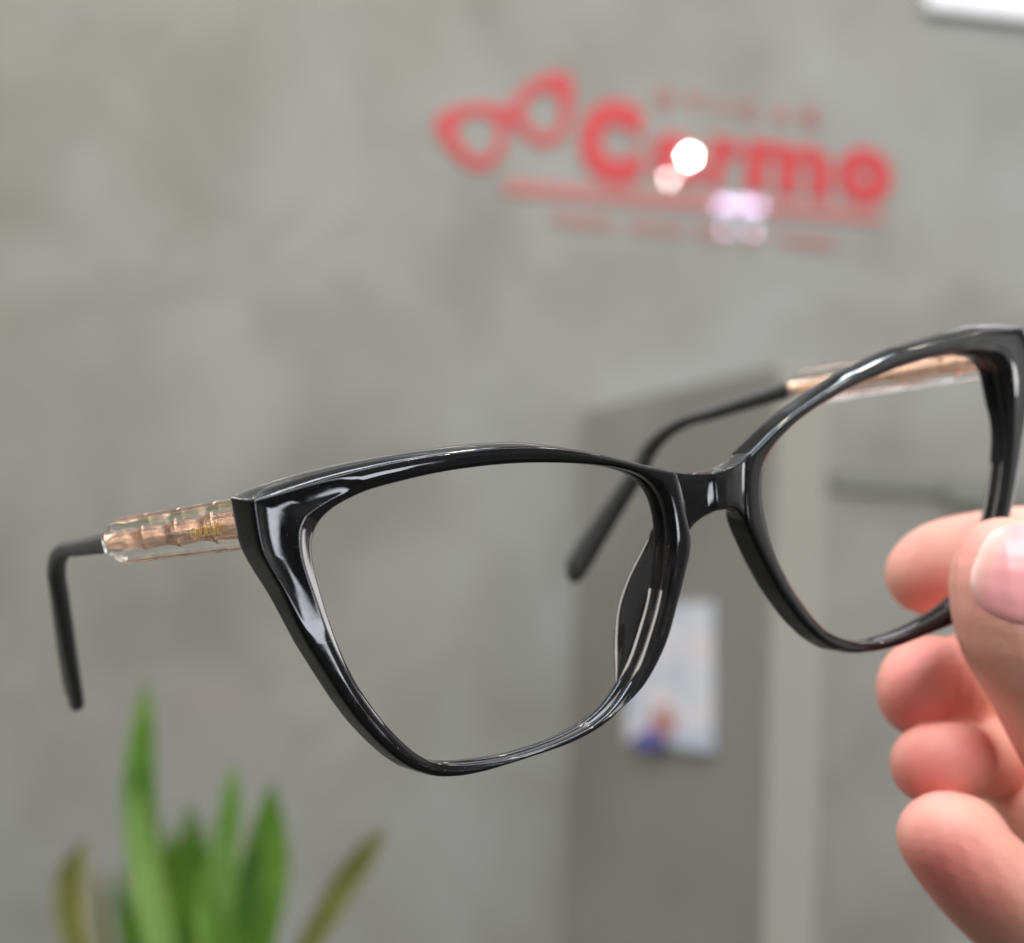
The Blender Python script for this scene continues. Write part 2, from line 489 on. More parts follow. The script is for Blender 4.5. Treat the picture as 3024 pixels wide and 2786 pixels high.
def g2w(P):                                     # glasses millimetres -> world metres
    P = np.atleast_2d(np.asarray(P, float))
    return (P @ R_.T + T_) * .001 @ CAMR.T + CAMT


def gray(px):
    px = np.atleast_2d(np.asarray(px, float))
    d = np.c_[(px[:, 0] - W0 / 2) / FPX, -(px[:, 1] - H0 / 2) / FPX, -np.ones(len(px))]
    return (-T_) @ R_, d @ R_


def g_front(px):                                # photo outline -> curved front surface of the frame
    O, D = gray(px); s = np.full(len(D), 300.0)
    for _ in range(25):
        P = O + s[:, None] * D
        s = s - (P[:, 2] + KC * P[:, 0] ** 2 / 2) / (D[:, 2] + KC * P[:, 0] * D[:, 0])
    return O + s[:, None] * D


def g_plane(px, P0, n):
    O, D = gray(px); n = np.asarray(n, float); P0 = np.asarray(P0, float)
    s = ((P0 - O) @ n) / (D @ n)
    return O + s[:, None] * D


FIA = [(1152,1424),(1087,1442),(1022,1473),(973,1504),(944,1538),(926,1573),(921,1622),(928,1671),(938,1719),(949,1758),(967,1823),(992,1897),(1024,1974),(1055,2034),(1094,2090),(1136,2147),(1182,2196),(1232,2240),(1275,2262),(1311,2268),(1370,2270),(1441,2263),(1525,2249),(1610,2224),(1687,2196),(1757,2161),(1810,2122),(1849,2080),(1877,2038),(1902,1992),(1926,1939),(1947,1876),(1965,1816),(1979,1758),(1989,1687),(1994,1632),(1997,1573),(1991,1525),(1982,1486),(1966,1450),(1940,1418),(1908,1397),(1862,1380),(1810,1370),(1752,1364),(1703,1360),(1655,1358),(1590,1357),(1525,1359),(1460,1364),(1395,1372),(1330,1382),(1265,1395),(1200,1411)]
FOA = [(746,1479),(756,1557),(772,1632),(808,1697),(841,1753),(876,1830),(918,1911),(967,1988),(1017,2066),(1069,2136),(1122,2193),(1175,2240),(1228,2274),(1298,2295),(1370,2292),(1441,2277),(1546,2245),(1652,2207),(1740,2164),(1810,2119),(1863,2073),(1905,2027),(1933,1981),(1961,1925),(1982,1869),(2004,1784),(2017,1736),(2028,1687),(2041,1638),(2046,1590),(2034,1544),(2021,1492),(2012,1444),(2000,1395),(1927,1380),(1862,1364),(1800,1348),(1749,1338),(1660,1326),(1590,1321),(1525,1321),(1460,1324),(1395,1330),(1330,1338),(1265,1347),(1200,1358),(1120,1374),(1048,1391),(960,1415),(827,1456)]
FIB = [(2251,1425),(2253,1491),(2266,1548),(2278,1600),(2303,1672),(2349,1755),(2401,1830),(2447,1878),(2484,1894),(2545,1909),(2605,1906),(2688,1879),(2756,1845),(2808,1815),(2870,1765),(2915,1690),(2943,1604),(2960,1524),(2972,1466),(2983,1384),(2989,1302),(2989,1220),(2980,1146),(2968,1088),(2939,1055),(2878,1043),(2816,1041),(2734,1055),(2652,1080),(2570,1113),(2488,1154),(2405,1203),(2336,1257),(2290,1310),(2262,1363)]
FOB = [(3022,968),(3050,1027),(3052,1087),(3045,1147),(3036,1199),(3028,1268),(3018,1343),(3006,1418),(2993,1496),(2976,1569),(2957,1634),(2936,1692),(2916,1745),(2880,1800),(2820,1845),(2733,1879),(2658,1909),(2590,1924),(2529,1930),(2477,1921),(2424,1890),(2371,1838),(2311,1755),(2258,1657),(2226,1588),(2208,1546),(2203,1500),(2202,1440),(2206,1380),(2221,1343),(2299,1265),(2352,1220),(2438,1162),(2529,1107),(2623,1059),(2672,1037),(2740,1018),(2816,998),(2907,977)]


def dens(c, step=.2, closed=True):
    q_ = np.vstack([c, c[:1]]) if closed else c
    l_ = np.r_[0, np.cumsum(np.linalg.norm(np.diff(q_, axis=0), axis=1))]
    u = np.arange(0, l_[-1], step)
    return np.c_[[np.interp(u, l_, q_[:, i]) for i in range(q_.shape[1])]].T


def smooth_closed(c, sig, step=.2):
    d = dens(c, step); n_ = len(d); k = np.arange(-int(4 * sig / step), int(4 * sig / step) + 1)
    w_ = np.exp(-.5 * (k * step / sig) ** 2); w_ /= w_.sum()
    return sum(wi * np.roll(d, -ki, 0) for wi, ki in zip(w_, k))


def smooth_open(c, sig, step=.2):
    d = dens(c, step, False); d = np.vstack([d, c[-1:]])
    k = int(4 * sig / step)
    pre = 2 * d[0] - d[1:k + 1][::-1]; post = 2 * d[-1] - d[-k - 1:-1][::-1]
    e = np.vstack([pre, d, post]); kk = np.arange(-k, k + 1); w_ = np.exp(-.5 * (kk * step / sig) ** 2); w_ /= w_.sum()
    return sum(wi * e[k + ki:k + ki + len(d)] for wi, ki in zip(w_, kk))


def smooth_corners(c, idx, sig):
    idx = sorted(idx); n_ = len(c); out = []
    for a_, b2 in zip(idx, idx[1:] + [idx[0] + n_]):
        seg = c[[i % n_ for i in range(a_, b2 + 1)]]
        out.append(smooth_open(seg, sig)[:-1])
    return np.vstack(out)


def polar(c, cen, th):
    d = c[:, :2] - cen; a_ = np.unwrap(np.arctan2(d[:, 1], d[:, 0])); r = np.hypot(d[:, 0], d[:, 1])
    if a_[-1] < a_[0]: a_, r = a_[::-1], r[::-1]
    a0 = a_[0]
    aa = np.r_[a_ - 2 * np.pi, a_, a_ + 2 * np.pi]; rr_ = np.r_[r, r, r]
    o_ = np.argsort(aa, kind='stable')
    return np.interp((th - a0) % (2 * np.pi) + a0, aa[o_], rr_[o_])


def chaikin(prof, it):
    """prof: (M, N, 2) closed in M"""
    for _ in range(it):
        nx = np.roll(prof, -1, 0)
        q_ = np.empty((2 * len(prof),) + prof.shape[1:]); q_[0::2] = prof * .75 + nx * .25; q_[1::2] = prof * .25 + nx * .75
        prof = q_
    return prof


NT = 900
RING = {}


def lens_ring(fi, fo, corners, side):
    ci = smooth_closed(g_front(fi), 1.1); co = smooth_corners(g_front(fo), corners, .9)
    cen = ci[:, :2].mean(0)
    th = np.linspace(-np.pi, np.pi, NT, endpoint=False)
    # make sure a station falls on the outer corner of the end piece
    cor = g_front([fo[0]])[0, :2] - cen; tcor = math.atan2(cor[1], cor[0])
    th = th + (tcor - th[np.abs(th - tcor).argmin()])
    ri, ro = polar(ci, cen, th), polar(co, cen, th)
    u = np.c_[np.cos(th), np.sin(th)]
    ri = ri - .5; ro = ro + .12
    Wd = ro - ri
    sx = side                                   # -1 left lens: end piece at -x
    tm = np.arctan2(np.sin(th), np.cos(th) * -sx)     # mirrored so the end piece sits near pi
    def bumpf(c, s): return np.exp(-.5 * (((tm - c + np.pi) % (2 * np.pi) - np.pi) / s) ** 2)
    tc_ = math.atan2(math.sin(tcor), math.cos(tcor) * -sx)
    # end piece: full depth along the temple joint, dropping off below it
    jl = ((tm - tc_ + np.pi) % (2 * np.pi) - np.pi)
    plate = 1 / (1 + np.exp((jl - .30) / .045)) * 1 / (1 + np.exp((-jl - .22) / .10))
    Tk = 4.1 + .5 * bumpf(0, .6) - .5 * bumpf(1.6, .5) + 1.35 * plate
    ciw = np.clip(.26 * Wd, .42, 2.3)
    cow = np.full(NT, .42)
    sm_ = np.clip((tm - .45) / .9, 0, 1); sm_ = sm_ * sm_ * (3 - 2 * sm_)
    cut = 1 / (1 + np.exp((jl + .012) / .02))
    dr = .04 + (tm > 0) * cut * (.42 * sm_ + .62 * bumpf(2.62, .30)) + .30 * bumpf(-1.6, .45)      # the outer wall flares towards the back
    dip = np.clip((Wd - 4) * .10, 0, .35)
    Z = np.zeros(NT)
    def pt(d, z): return np.c_[d + Z, z + Z]
    prof = np.array([
        pt(0, -Tk + .3), pt(0.02, -Tk * .64), pt(.42, -Tk * .54), pt(.42, -Tk * .48), pt(.02, -Tk * .38),
        pt(0, -1.15 - .1 * ciw), pt(.03, -.55 - .28 * ciw), pt(.08 * ciw + .06, -.30 - .30 * ciw), pt(ciw * .35, -.22 - .24 * ciw), pt(ciw * .86, -.10 - .07 * ciw), pt(ciw * .97, -.08), pt(ciw * 1.12, -.06),
        pt(ciw + .3 * (Wd - ciw - cow), .0 - dip * .8), pt(ciw + .75 * (Wd - ciw - cow), .02 - dip),
        pt(Wd - cow * 1.2, -.01), pt(Wd - cow * .55, -.06), pt(Wd - .06, -.34), pt(Wd + .14 * dr, -.75),
        pt(Wd + .75 * dr, -Tk * .5), pt(Wd + dr, -Tk + .55), pt(Wd + dr - .1, -Tk + .12), pt(Wd + dr - .5, -Tk),
        pt(Wd * .5, -Tk), pt(.3, -Tk)])
    prof = chaikin(prof, 2)
    m_ = len(prof)
    V = np.empty((m_, NT, 3))
    rad = ri[None] + prof[:, :, 0]
    V[:, :, 0] = cen[0] + rad * u[None, :, 0]; V[:, :, 1] = cen[1] + rad * u[None, :, 1]
    V[:, :, 2] = -KC * V[:, :, 0] ** 2 / 2 + prof[:, :, 1]
    F = []
    for i in range(m_):
        i2 = (i + 1) % m_
        for j in range(NT):
            j2 = (j + 1) % NT
            F.append((i * NT + j, i * NT + j2, i2 * NT + j2, i2 * NT + j))
    RING[side] = dict(cen=cen, th=th, ri=ri, ro=ro, T=Tk, tm=tm)
    return V.reshape(-1, 3), F


def bridge_mesh():
    # columns across the bridge: top and bottom of its front face in the photo, and how far it sits off the front
    cols = [((1962, 1390), (2022, 1600), -.9), ((1999, 1393), (2041, 1592), -.75), ((2003, 1394), (2048, 1574), -.62), ((2030, 1397), (2062, 1552), -.50),
            ((2060, 1398), (2080, 1535), -.36), ((2090, 1396), (2098, 1523), -.22), ((2104, 1395), (2112, 1515), -.05), ((2112, 1394), (2120, 1511), .10),
            ((2140, 1387), (2142, 1507), .16), ((2168, 1374), (2164, 1506), .14), ((2192, 1361), (2186, 1513), .0), ((2204, 1352), (2204, 1534), -.25), ((2222, 1340), (2222, 1568), -.5), ((2250, 1322), (2240, 1600), -.9)]
    top = g_front([c[0] for c in cols]); bot = g_front([c[1] for c in cols]); off = np.array([c[2] for c in cols])
    n0 = len(cols); uu = np.linspace(0, n0 - 1, 120)
    def ip(a_): return np.c_[[np.interp(uu, range(n0), a_[:, i]) for i in range(a_.shape[1])]].T
    top, bot, off = ip(top), ip(bot), np.interp(uu, range(n0), off)
    k = np.ones(5) / 5
    def sm(a_): 
        e = np.pad(a_, (2, 2), mode='edge'); return np.convolve(e, k, 'valid')
    top = np.c_[[sm(top[:, i]) for i in range(3)]].T; bot = np.c_[[sm(bot[:, i]) for i in range(3)]].T; off = sm(off)
    Tb = 4.0
    h_ = np.linalg.norm(top - bot, axis=1)
    dn = (bot - top) / h_[:, None]
    def P(d, z):
        q_ = top + dn * (np.broadcast_to(d, h_.shape))[:, None]; q_ = q_.copy(); q_[:, 2] += z
        return q_
    prof = [P(0, off - .55), P(.05, off - .25), P(.35, off - .03), P(h_ * .3, off), P(h_ * .7, off), P(h_ - .5, off - .05), P(h_ - .06, off - .35), P(h_, off - .8),
            P(h_ - .0, -Tb * .6), P(h_ - .2, -Tb + .3), P(h_ - .8, -Tb), P(h_ * .5, -Tb), P(.7, -Tb + .1), P(.1, -Tb + .5), P(0, -Tb * .6)]
    prof = chaikin(np.array(prof), 2)
    m_, nn = prof.shape[:2]; V = prof.reshape(-1, 3); F = []
    for i in range(m_):
        i2 = (i + 1) % m_
        for j in range(nn - 1):
            F.append((i * nn + j, i * nn + j + 1, i2 * nn + j + 1, i2 * nn + j))
    F.append(tuple(i * nn for i in range(m_))); F.append(tuple(i * nn + nn - 1 for i in range(m_)))
    return V, F


glasses = empty('eyeglasses', Vector(g2w([0, 0, -2])[0]))
tag(glasses, 'glossy black cat eye eyeglasses with clear and rose gold temples, pinched by the hand', 'eyeglasses')
rl = lens_ring(FIA, FOA, [0, 33], -1)
rr2 = lens_ring(FIB, FOB, [0, 29], 1)
v, f = join([rl, rr2, bridge_mesh()])
frame = mesh_obj('front_frame', g2w(v), f, M['black'], glasses)


def nose_pad(side, t0, t1, depth, lat):
    r = RING[side]
    ts = np.linspace(t0, t1, 70)
    th = ts if side < 0 else np.pi - ts
    order = np.argsort(r['th'])
    def ev(a_, x): return np.interp((x - r['th'][order][0]) % (2 * np.pi) + r['th'][order][0], r['th'][order], a_[order])
    ri, ro = ev(r['ri'], th), ev(r['ro'], th)
    mid = ri * .45 + ro * .55
    x = r['cen'][0] + mid * np.cos(th); y = r['cen'][1] + mid * np.sin(th)
    z = -KC * x ** 2 / 2 - 3.4
    s = np.linspace(0, 1, 70)
    D = depth * np.sin(np.pi * s ** .9) ** .9 + .9
    inw = np.c_[-np.cos(th), -np.sin(th) * .3, 0 * th]
    k = 26; V = []
    for i in range(70):
        d_ = np.array([0, 0, -1.0]) + inw[i] * lat; d_ /= np.linalg.norm(d_)
        tan = np.array([x[min(i + 1, 69)] - x[max(i - 1, 0)], y[min(i + 1, 69)] - y[max(i - 1, 0)], 0]); tan /= np.linalg.norm(tan)
        nr = np.cross(d_, tan); nr /= np.linalg.norm(nr)
        hw = .55 + .75 * math.sin(math.pi * s[i]) ** .6
        for a_ in np.linspace(0, 2 * np.pi, k, endpoint=False):
            ca, sa = math.cos(a_), math.sin(a_)
            al = D[i] * .5 * (1 - np.sign(ca) * abs(ca) ** .8)
            wd = hw * np.sign(sa) * abs(sa) ** .7 * (1 - .45 * al / max(depth, 1))
            V.append(np.array([x[i], y[i], z[i]]) + d_ * al + nr * wd)
    F = []
    for i in range(69):
        for j in range(k):
            j2 = (j + 1) % k
            F.append((i * k + j, i * k + j2, (i + 1) * k + j2, (i + 1) * k + j))
    F.append(tuple(range(k))); F.append(tuple(69 * k + j for j in range(k)))
    return mesh_obj('nose_pad', g2w(V), F, M['black'], glasses)


nose_pad(-1, .16, -.74, 5.0, .42)
nose_pad(1, .16, -.74, 5.0, .42)


def loft(centers, hh, ht, n=4.0, k=40, up_hint=(0, 1, 0), cap=True, sub=6, side_hint=(1, 0, 0)):
    """rounded-rectangle tube through centres (mm); hh half height, ht half thickness"""
    c = np.array(centers, float); m_ = len(c); uu = np.linspace(0, m_ - 1, (m_ - 1) * sub + 1)
    def cat(a_):
        a_ = np.asarray(a_, float); a_ = a_[:, None] if a_.ndim == 1 else a_
        out = []
        for x in uu:
            i = min(int(x), m_ - 2); t = x - i
            p0, p1, p2, p3 = a_[max(i - 1, 0)], a_[i], a_[i + 1], a_[min(i + 2, m_ - 1)]
            out.append(.5 * ((2 * p1) + (-p0 + p2) * t + (2 * p0 - 5 * p1 + 4 * p2 - p3) * t * t + (-p0 + 3 * p1 - 3 * p2 + p3) * t ** 3))
        return np.array(out)
    c = cat(c); hh = np.maximum(cat(hh)[:, 0], .02); ht = np.maximum(cat(ht)[:, 0], .02)
    tan = np.gradient(c, axis=0); tan /= np.linalg.norm(tan, axis=1)[:, None]
    V = []
    for i in range(len(c)):
        sd = np.array(side_hint, float); sd -= tan[i] * (sd @ tan[i]); sd /= np.linalg.norm(sd)
        up = np.cross(tan[i], sd)
        for a_ in np.linspace(0, 2 * np.pi, k, endpoint=False):
            ca, sa = math.cos(a_), math.sin(a_); e = 2 / n
            V.append(c[i] + sd * ht[i] * np.sign(ca) * abs(ca) ** e + up * hh[i] * np.sign(sa) * abs(sa) ** e)
    F = []; L = len(c)
    for i in range(L - 1):
        for j in range(k):
            j2 = (j + 1) % k
            F.append((i * k + j, i * k + j2, (i + 1) * k + j2, (i + 1) * k + j))
    if cap: F.append(tuple(range(k))[::-1]); F.append(tuple((L - 1) * k + j for j in range(k)))
    return V, F


def temple(side, start, end, bend, tip, lettering):
    s = np.array(start, float); e = np.array(end, float)
    d = e - s
    def along(t): return s + d * t
    # clear body
    ts = [0, .02, .3, .6, .84, .90, .945, .97, 1.0]
    hh = [3.25, 3.25, 3.25, 3.25, 3.25, 3.1, 2.35, 1.9, 1.62]
    ht = [1.8, 1.8, 1.8, 1.8, 1.8, 1.75, 1.65, 1.6, 1.55]
    v_, f_ = loft([along(t) for t in ts], hh, ht, n=5, k=48)
    body = mesh_obj('temple', g2w(v_), f_, M['clear'], glasses)
    tag(body, 'clear acetate temple with rose gold bamboo core and black ear tip')
    # bamboo core
    cts, chh, cht = [], [], []
    nodes_ = (.165, .42, .67)
    for t in np.linspace(.012, .985, 170):
        base_h = 1.95 - .55 * t
        nx = [n_ for n_ in nodes_ if n_ > t]; pv = [n_ for n_ in nodes_ if n_ <= t]
        # each cane segment flares up to its node and is drawn in just behind it
        d1 = (t - pv[-1]) if pv else .3; d2 = (nx[0] - t) if nx else .3
        hgt = base_h * (.90 + .10 * math.exp(-d1 / .05) + .08 * math.exp(-d2 / .02) - .14 * math.exp(-((d1 - .09) / .045) ** 2))
        m_n = min(abs(t - n_) for n_ in nodes_)
        hgt *= 1 + .13 * math.exp(-(m_n / .007) ** 2)
        cts.append(along(t)); chh.append(hgt); cht.append(min(1.05, hgt * .66))
    v_, f_ = loft(cts, chh, cht, n=2.3, k=36, sub=2)
    core = mesh_obj('bamboo_core', g2w(v_), f_, M['rose'], body)
    at_ = core.data.attributes.new('grain', 'FLOAT_VECTOR', 'POINT')
    for i_, p_ in enumerate(v_):
        along_mm = (np.array(p_) - s) @ d / np.linalg.norm(d); ang_ = 2 * math.pi * (i_ % 36) / 36
        at_.data[i_].vector = (along_mm * .05, 5 * math.cos(ang_), 5 * math.sin(ang_))
    # black ear tip
    b_v = np.array(bend, float); t_v = np.array(tip, float)
    p_in = along(1.0); L = b_v - e
    def on(t, dy=0.0): return e + L * t + np.array([0, dy, 0])
    V2 = t_v - b_v
    q0, q1, q2 = on(.62, .5), b_v + np.array([0, 1.5, -2.4]), b_v + V2 * .24 - np.array([0, 0, .9])
    arc = [q0 * (1 - t) ** 2 + q1 * 2 * t * (1 - t) + q2 * t * t for t in (0, .2, .4, .6, .8, 1)]
    pts = [p_in, on(.22, .2)] + arc + [b_v + V2 * .55 - np.array([0, 0, .7]), b_v + V2 * .8 - np.array([0, 0, .4]), t_v - V2 * .03, t_v - V2 * .008, t_v]
    v_, f_ = loft(pts, [1.62, 1.45, 1.25, 1.2, 1.25, 1.4, 1.6, 1.8, 2.3, 2.7, 2.7, 2.0, .5], [1.53, 1.5, 1.35, 1.3, 1.3, 1.3, 1.35, 1.35, 1.3, 1.2, 1.1, .9, .3], n=2.8, k=32, sub=10)
    mesh_obj('ear_tip', g2w(v_), f_, M['tip'], body)
    if lettering:
        sdv = np.array([-1.0, 0, 0]); nrm = np.cross(d, (0, 1, 0)); nrm /= np.linalg.norm(nrm)
        if nrm[0] > 0: nrm = -nrm
        P0 = s + nrm * 1.83
        def pf(px, py):
            return Vector(g_plane([(px, py)], P0, nrm)[0])
        v_, f_ = place_text('\u0251n\u0251col\u0251', (566, 1592), (655, 1577), (564, 1553), pf, Vector(nrm), .06, .0)
        mesh_obj('lettering', g2w([tuple(q_) for q_ in v_]), f_, M['gold'], body, False, False)
    return body


temple(-1, (-67.15, 4.3, -8.75), (-64.2, -2.45, -56.6), (-60.3, -7.9, -87), (-52.4, -35.7, -108.5), True)
temple(1, (67.0, 3.4, -8.75), (66.3, -2.5, -56.6), (61.6, -10.4, -87), (51.6, -36.9, -108.5), False)


# ------------------------------------------------------------------ the hand
def tube(chain, n=28, sub=8):
    """chain: (px, py, depth_m, radius_px at that depth[, flatten]) -> closed rounded tube in world space"""
    P = np.array([np.array(at(c[0], c[1], c[2])) for c in chain]); r = np.array([c[3] / FPX * c[2] for c in chain])
    m_ = len(P); uu = np.linspace(0, m_ - 1, (m_ - 1) * sub + 1); out, rad = [], []
    a_ = np.c_[P, r]
    for x in uu:
        i = min(int(x), m_ - 2); t = x - i
        p0, p1, p2, p3 = a_[max(i - 1, 0)], a_[i], a_[i + 1], a_[min(i + 2, m_ - 1)]
        q_ = .5 * ((2 * p1) + (-p0 + p2) * t + (2 * p0 - 5 * p1 + 4 * p2 - p3) * t * t + (-p0 + 3 * p1 - 3 * p2 + p3) * t ** 3)
        out.append(q_[:3]); rad.append(q_[3])
    out = np.array(out); rad = np.array(rad)
    V, F = [], []
    # a string of overlapping spheres; the voxel remesh fuses them
    for p, rr_ in zip(out, rad):
        base_ = len(V); nu, nv = 14, 20
        for iu in range(nu + 1):
            ph = math.pi * iu / nu
            for iv in range(nv):
                tt = 2 * math.pi * iv / nv
                V.append(p + rr_ * np.array([math.sin(ph) * math.cos(tt), math.sin(ph) * math.sin(tt), math.cos(ph)]))
        for iu in range(nu):
            for iv in range(nv):
                F.append((base_ + iu * nv + iv, base_ + (iu + 1) * nv + iv, base_ + (iu + 1) * nv + (iv + 1) % nv, base_ + iu * nv + (iv + 1) % nv))
    return V, F


D0 = .3385        # depth of the rim where it is pinched
chains = [
    # index finger, behind the rim, pointing left
    [(2728, 1696, D0 + .016, 116), (2790, 1680, D0 + .0165, 144), (2900, 1652, D0 + .017, 142), (3050, 1625, D0 + .020, 132), (3230, 1640, D0 + .026, 150), (3450, 1760, D0 + .030, 165), (3640, 2000, D0 + .03, 185)],
    # thumb, in front of the rim
    [(2962, 1676, D0 - .0098, 148), (2994, 1740, D0 - .0108, 192), (3030, 1850, D0 - .011, 204), (3092, 1990, D0 - .010, 188), (3182, 2150, D0 - .007, 194), (3330, 2330, D0 + .0, 230), (3500, 2500, D0 + .01, 270)],
    # middle finger: tip pad towards the camera
    [(2722, 2042, D0 + .005, 136), (2742, 2030, D0 + .0065, 152), (2785, 2028, D0 + .008, 147), (2815, 2020, D0 + .017, 140), (2880, 2000, D0 + .028, 142), (3010, 1960, D0 + .036, 150), (3250, 1930, D0 + .040, 160), (3560, 2020, D0 + .036, 185)],
    # ring finger
    [(2742, 2256, D0 - .0035, 116), (2790, 2254, D0 - .004, 121), (2826, 2252, D0 - .003, 119), (2850, 2246, D0 + .006, 118), (2960, 2230, D0 + .022, 124), (3080, 2210, D0 + .034, 135), (3300, 2180, D0 + .038, 155), (3560, 2230, D0 + .034, 185)],
    # little finger, running down to the heel of the hand
    [(2768, 2466, D0 - .013, 122), (2806, 2488, D0 - .0135, 145), (2900, 2590, D0 - .012, 158), (3040, 2720, D0 - .006, 165), (3220, 2850, D0 + .004, 200), (3480, 2900, D0 + .014, 260)],
    [(2800, 2470, D0 - .0125, 128), (2842, 2480, D0 - .0125, 132), (2880, 2540, D0 - .0120, 136)],
    # palm
    [(3015, 2400, D0 + .020, 120), (3150, 2440, D0 + .020, 190), (3300, 2400, D0 + .022, 240)],
    [(3080, 2360, D0 + .034, 180), (3250, 2400, D0 + .034, 250), (3480, 2450, D0 + .028, 330), (3620, 2200, D0 + .028, 260)],
]
v, f = join([tube(c) for c in chains])
hand = mesh_obj('hand', v, f, M['skin'])
rm = hand.modifiers.new('remesh', 'REMESH'); rm.mode = 'VOXEL'; rm.voxel_size = .00042; rm.use_smooth_shade = True
smm = hand.modifiers.new('smooth', 'SMOOTH'); smm.factor = .5; smm.iterations = 5
dg = bpy.context.evaluated_depsgraph_get(); dg.update()
me = bpy.data.meshes.new_from_object(hand.evaluated_get(dg))
hand.modifiers.clear(); hand.data = me
for p in me.polygons: p.use_smooth = True
me.materials.clear(); me.materials.append(M['skin'])
tag(hand, 'bare hand pinching the eyeglasses rim between thumb and index finger', 'hand')

# blood-flushed finger pads
fa_ = me.attributes.new('flush', 'FLOAT', 'POINT')
co_ = np.empty(len(me.vertices) * 3); me.vertices.foreach_get('co', co_); co_ = co_.reshape(-1, 3)
fl_ = np.zeros(len(co_))
for px_, py_, dz_, rad_ in ((2690, 2080, D0 - .002, .0085), (2720, 2260, D0 - .010, .008), (2790, 2600, D0 - .02, .009), (2740, 1760, D0 + .008, .006), (2850, 2230, D0 - .008, .005)):
    c_ = np.array(at(px_, py_, dz_)); fl_ = np.maximum(fl_, .8 * np.exp(-(np.linalg.norm(co_ - c_, axis=1) / rad_) ** 2))
fa_.data.foreach_set('value', fl_.astype(np.float32))

# thumb nail, laid on the thumb
tv_, tf_ = tube(chains[1], sub=24)
bvh = BVHTree.FromPolygons([tuple(p_) for p_ in tv_], tf_)
NC, NA, NB = Vector((3012, 1698)), 146, 148      # centre, half width across, half length along the thumb (photo px)
ang = math.radians(20)
V, F = [], []
nr_, na_ = 14, 48
def nail_pt(r, a_):
    ca, sa = math.cos(a_), math.sin(a_); e = 2 / 2.7
    x = NA * r * np.sign(ca) * abs(ca) ** e; y = NB * r * np.sign(sa) * abs(sa) ** e
    px = NC.x + x * math.cos(ang) - y * math.sin(ang); py = NC.y + x * math.sin(ang) + y * math.cos(ang)
    return px, py
def nail_hit(px, py, lift):
    for k_ in range(20):
        d = ray(px, py).normalized(); h_ = bvh.ray_cast(CAM_POS, d)
        if h_[0] is not None: break
        px, py = px + (NC.x - px) * .06, py + (NC.y - py) * .06
    p = h_[0] if h_[0] is not None else at(px, py, D0 - .012)
    return p - d * lift
V.append(nail_hit(*nail_pt(0, 0), .00034))
tipn = [(NC.x, NC.y)]
for i in range(1, nr_ + 1):
    r = i / nr_
    for j in range(na_):
        tipn.append(nail_pt(r, 2 * math.pi * j / na_)); V.append(nail_hit(*nail_pt(r, 2 * math.pi * j / na_), .00034 if r < .8 else (.00026 if r < .9 else (.00012 if r < .97 else -.00020))))
for j in range(na_): F.append((0, 1 + j, 1 + (j + 1) % na_))
for i in range(nr_ - 1):
    for j in range(na_):
        a0, b0 = 1 + i * na_, 1 + (i + 1) * na_
        F.append((a0 + j, b0 + j, b0 + (j + 1) % na_, a0 + (j + 1) % na_))
nail = mesh_obj('thumbnail', V, F, M['nail'], hand)
at_ = nail.data.attributes.new('free_edge', 'FLOAT', 'POINT')
for i_, (x_, y_) in enumerate(tipn): at_.data[i_].value = (-(x_ - NC.x) * .93 - (y_ - NC.y) * .36) / 147
nail.parent = hand; nail.matrix_parent_inverse = Matrix.Identity(4)

# ------------------------------------------------------------------ the plant
PD = .92
pot_c = at(600, 3350, PD)
plant = empty('potted_plant', pot_c - UP * .05)
tag(plant, 'potted plant with upright sword shaped green leaves below the glasses', 'plant')


def leaf(pts, widths, depth, mat, lean=0.0, fold=.25):
    """pts: midline in photo px from tip to base; widths px"""
    P = np.array([np.array(at(x, y, depth + lean * i)) for i, (x, y) in enumerate(pts)]); Wd = np.array(widths) / FPX * depth * .53
    m_ = len(P); uu = np.linspace(0, m_ - 1, 40); c, w_ = [], []
    for x in uu:
        i = min(int(x), m_ - 2); t = x - i
        a_ = np.c_[P, Wd]
        p0, p1, p2, p3 = a_[max(i - 1, 0)], a_[i], a_[i + 1], a_[min(i + 2, m_ - 1)]
        q_ = .5 * ((2 * p1) + (-p0 + p2) * t + (2 * p0 - 5 * p1 + 4 * p2 - p3) * t * t + (-p0 + 3 * p1 - 3 * p2 + p3) * t ** 3)
        c.append(q_[:3]); w_.append(max(q_[3], .0002))
    c = np.array(c); tan = np.gradient(c, axis=0); tan /= np.linalg.norm(tan, axis=1)[:, None]
    vw = np.array(ray(600, 2500).normalized())
    V, F = [], []; k = 9
    for i in range(len(c)):
        sd = np.cross(tan[i], vw); sd /= np.linalg.norm(sd)
        for face in (0, 1):
            for j in range(k):
                s = j / (k - 1) * 2 - 1
                V.append(c[i] + sd * w_[i] * s + vw * (-fold * w_[i] * (1 - s * s) * -1 + (.0006 * (1 - abs(s)) if face else 0)))
    for i in range(len(c) - 1):
        for face in (0, 1):
            for j in range(k - 1):
                a0 = i * 2 * k + face * k + j; b0 = a0 + 2 * k
                F.append((a0, a0 + 1, b0 + 1, b0))
    return mesh_obj('leaf', V, F, mat, plant, True, False)


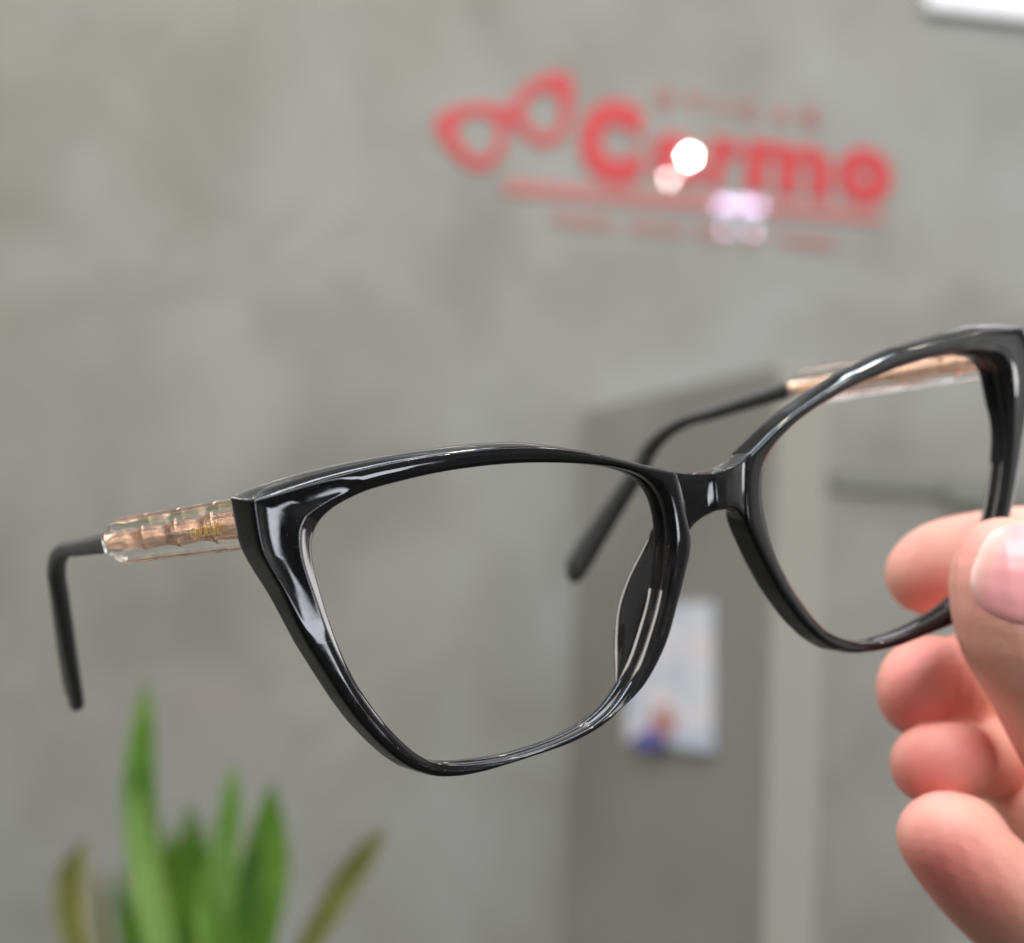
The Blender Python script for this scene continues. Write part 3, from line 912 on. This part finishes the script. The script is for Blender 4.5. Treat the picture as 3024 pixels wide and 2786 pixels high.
leaf([(432, 2010), (420, 2160), (410, 2330), (425, 2520), (460, 2786), (500, 3100), (560, 3340)], [6, 66, 92, 96, 104, 100, 50], .93, M['leaf_green'])
leaf([(405, 2330), (420, 2480), (450, 2640), (475, 2800), (520, 3100), (570, 3340)], [6, 60, 80, 84, 80, 40], .90, M['leaf_pale'])
leaf([(562, 2370), (560, 2480), (545, 2620), (540, 2786), (560, 3100), (590, 3340)], [6, 58, 74, 80, 80, 40], .96, M['leaf_dark'])
leaf([(690, 2250), (680, 2380), (660, 2540), (645, 2700), (630, 3000), (610, 3340)], [6, 62, 80, 84, 84, 44], .95, M['leaf_pale'])
leaf([(800, 2310), (795, 2420), (780, 2560), (755, 2720), (700, 3000), (630, 3340)], [6, 84, 140, 138, 110, 50], .93, M['leaf_green'])
leaf([(770, 2400), (750, 2540), (720, 2700), (680, 2950), (620, 3340)], [6, 60, 76, 80, 40], .91, M['leaf_dark'])
leaf([(1140, 2440), (1075, 2530), (1000, 2640), (915, 2790), (780, 3050), (640, 3340)], [6, 62, 74, 70, 64, 36], .94, M['leaf_olive'])
leaf([(250, 2480), (205, 2580), (200, 2680), (225, 2800), (330, 3080), (560, 3340)], [6, 64, 76, 72, 64, 36], .93, M['leaf_olive'])
leaf([(264, 2500), (252, 2580), (245, 2680), (262, 2800), (350, 3080), (565, 3340)], [4, 12, 16, 18, 24, 20], .926, M['leaf_yellow'])
leaf([(282, 2560), (298, 2650), (316, 2786), (400, 3060), (580, 3340)], [4, 26, 34, 40, 30], .95, M['leaf_olive'])
leaf([(600, 2560), (610, 2680), (625, 2820), (620, 3080), (605, 3340)], [6, 60, 78, 80, 40], .90, M['leaf_green'])


leaf([(520, 2480), (515, 2600), (525, 2760), (560, 3050), (595, 3340)], [6, 60, 84, 84, 40], .97, M['leaf_dark'])
leaf([(660, 2520), (690, 2640), (700, 2786), (670, 3060), (615, 3340)], [6, 64, 90, 90, 40], .97, M['leaf_dark'])
leaf([(735, 2560), (720, 2680), (690, 2840), (650, 3080), (612, 3340)], [6, 66, 84, 84, 40], .96, M['leaf_green'])
leaf([(480, 2600), (500, 2720), (530, 2860), (570, 3080), (600, 3340)], [6, 60, 80, 80, 40], .92, M['leaf_green'])


leaf([(505, 2420), (498, 2540), (505, 2680), (530, 2860), (600, 3340)], [5, 40, 56, 60, 36], .99, M['leaf_dark'])
leaf([(610, 2430), (598, 2560), (590, 2720), (590, 2900), (605, 3340)], [5, 42, 58, 60, 36], .99, M['leaf_green'])
leaf([(345, 2560), (362, 2680), (395, 2830), (460, 3060), (580, 3340)], [5, 44, 60, 60, 36], .98, M['leaf_dark'])


def lathe(name, cen, prof, mat, parent, k=48):
    V, F = [], []
    for r, z in prof:
        for j in range(k):
            a_ = 2 * math.pi * j / k; V.append(cen + Vector((r * math.cos(a_), r * math.sin(a_), z)))
    for i in range(len(prof) - 1):
        for j in range(k):
            F.append((i * k + j, i * k + (j + 1) % k, (i + 1) * k + (j + 1) % k, (i + 1) * k + j))
    return mesh_obj(name, V, F, mat, parent)


lathe('pot', pot_c, [(.001, -.12), (.045, -.12), (.05, -.115), (.062, .0), (.064, .008), (.06, .01), (.056, .006), (.054, -.01), (.05, -.03)], M['pot'], plant)
lathe('soil', pot_c, [(.001, -.006), (.03, -.007), (.054, -.010)], M['soil'], plant)
